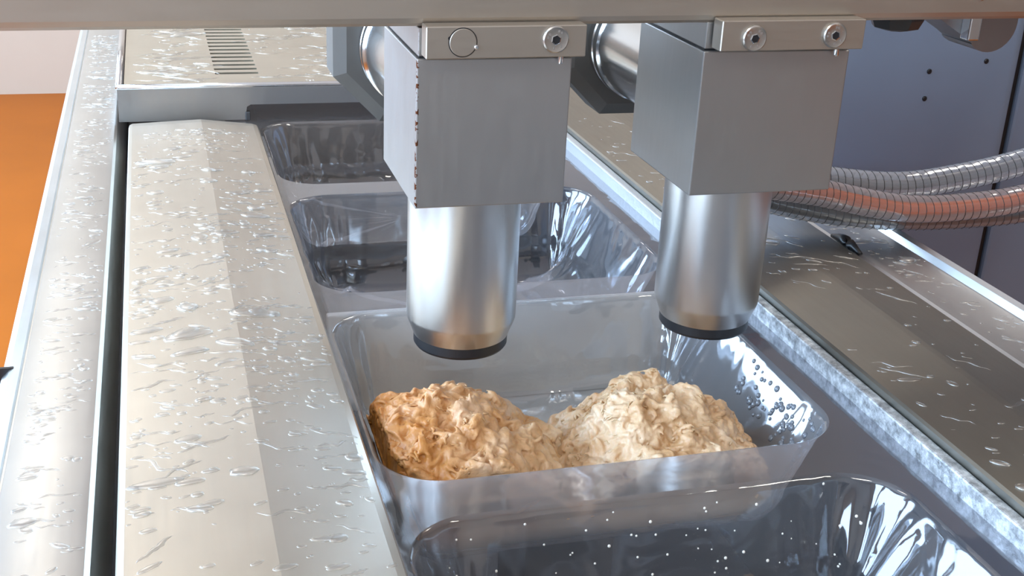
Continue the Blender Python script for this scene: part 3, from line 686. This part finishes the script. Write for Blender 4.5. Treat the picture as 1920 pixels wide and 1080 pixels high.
def water(name, zf, x0, x1, y0, y1, nd, nr, label, seed, big=1.0, ang=(0.0, 0.25), dens=None, rl=(0.03, 0.10)):
    rnd = random.Random(seed); b = bmesh.new()
    def spot():
        for _ in range(60):
            x = rnd.uniform(x0, x1); y = rnd.uniform(y0, y1)
            d = 0.5 + 0.9 * noise.noise(Vector((x * 5 + seed, y * 3.2, seed)))
            if dens: d *= dens(x, y)
            if rnd.random() < d: break
        return x, y
    for i in range(nd):
        x, y = spot(); s = min(0.022, math.exp(rnd.gauss(math.log(0.0045), 0.55))) * big
        el = rnd.uniform(0.9, 2.6); x = min(max(x, x0 - 0.008 + s * el * 1.3), x1 + 0.008 - s * el * 1.3); drop(b, x, y, zf, s * el, s * rnd.uniform(0.7, 1.0), rnd.gauss(*ang), s * rnd.uniform(0.22, 0.38), rnd)
    for i in range(nr):
        x, y = spot(); ln = rnd.uniform(*rl) * big; x = min(max(x, x0 + ln * .5), x1 - ln * .5)
        rivulet(b, x, y, zf, ln, rnd.uniform(0.003, 0.0065) * big, rnd.gauss(*ang), rnd)
    bmesh.ops.recalc_face_normals(b, faces=b.faces[:])
    return tag(build(name, b, M['water'], origin=((x0 + x1) / 2, (y0 + y1) / 2, zf(x0)), smooth=True), label, 'water', kind='stuff')
coverL = [(-0.092, 0.038), (-0.084, 0.042), (0.0, 0.046), (0.10, 0.050), (0.112, 0.0505), (0.124, 0.0490), (0.20, 0.040), (0.262, 0.033), (0.274, 0.029)]
water('water_drops', lambda x: interp(coverL, x), -0.08, 0.265, 1.05, 3.55, 900, 130, 'scattered water drops on the bright left chain cover', 11)
water('water_drops', lambda x: interp(rail[7:11], x), -0.245, -0.145, 1.05, 5.2, 380, 150, 'ridged water drops on the narrow left side rail', 12, 0.9, rl=(0.03, 0.07))
water('water_drops', lambda x: interp(profr[2:9], x), 1.22, 1.52, 1.2, 3.6, 170, 30, 'sparse water drops on the dull right chain cover', 13, 1.0, (-0.5, 0.35))
water('water_drops', lambda x: interp(chan[5:8], x), 1.585, 1.695, 1.6, 3.2, 150, 40, 'dark wet drops in the channel beyond the right cover', 14, 1.0, (-0.4, 0.4), rl=(0.02, 0.05))
def lid_dens(x, y): return 0.0 if (SX0 - 0.03 < x < SX1 + 0.03) else 1.0
water('water_drops', lambda x: LZ, -0.08, 0.70, 3.87, 4.9, 120, 90, 'winding water streaks on the slotted rear lid', 15, 1.5, (0.05, 0.3), lid_dens, (0.06, 0.15))

# ------------------------------------------------------------------ splashes clinging to the film walls
def pocket_point(k, side, u, v):
    """a point and inward normal on a pocket wall; u along the wall 0..1, v down the wall 0..1"""
    o = [c for c in fm.children if c.name.startswith('pocket')][k]; me = o.data
    ya, yb = POCK[k]; best = None; z = -v * 0.10
    tx, ty = (PX1 - 0.03, ya + (yb - ya) * u) if side == 'x' else (PX0 + (PX1 - PX0) * u, yb - 0.03)
    org = ORIGIN[o.name]
    for p in me.polygons:
        c = p.center / U + org; d = (c.x - tx) ** 2 + (c.y - ty) ** 2 + (c.z - z) ** 2
        if best is None or d < best[0]: best = (d, c, p.normal)
    n_ = best[2].copy(); ctr = Vector(((PX0 + PX1) / 2, (ya + yb) / 2, 0.05))
    if n_.dot(ctr - best[1]) < 0: n_ = -n_
    return best[1], n_
def splash(name, k, side, spots, m, label, rmin, rmax, seed):
    rnd = random.Random(seed); b = bmesh.new()
    for (u, v) in spots:
        p, n_ = pocket_point(k, side, u, v); r = rnd.uniform(rmin, rmax); q = n_.to_track_quat('Z', 'Y').to_matrix()
        p = p + q @ Vector((rnd.uniform(-0.006, 0.006), rnd.uniform(-0.006, 0.006), 0))
        r_ = bmesh.ops.create_icosphere(b, subdivisions=2, radius=r)
        for w_ in r_['verts']:
            c = w_.co.copy(); c.z = max(c.z, 0) * 0.6; w_.co = p + q @ c
    return tag(build(name, b, m, origin=tuple(pocket_point(k, side, .5, .3)[0]), smooth=True), label, 'drops', kind='stuff')
rs = random.Random(5)
splash('condensation_drops', 1, 'x', [(rs.uniform(0.10, 0.52), rs.uniform(0.12, 0.95)) for _ in range(80)], M['bead'], 'clear drops clinging to the side wall of the filled pocket', 0.0028, 0.0075, 1)
splash('white_specks', 0, 'y', [(rs.uniform(0.08, 0.95), rs.uniform(0.1, 1.5)) for _ in range(60)], M['speck'], 'tiny white specks splashed on the wall of the empty pocket', 0.0012, 0.0028, 2)
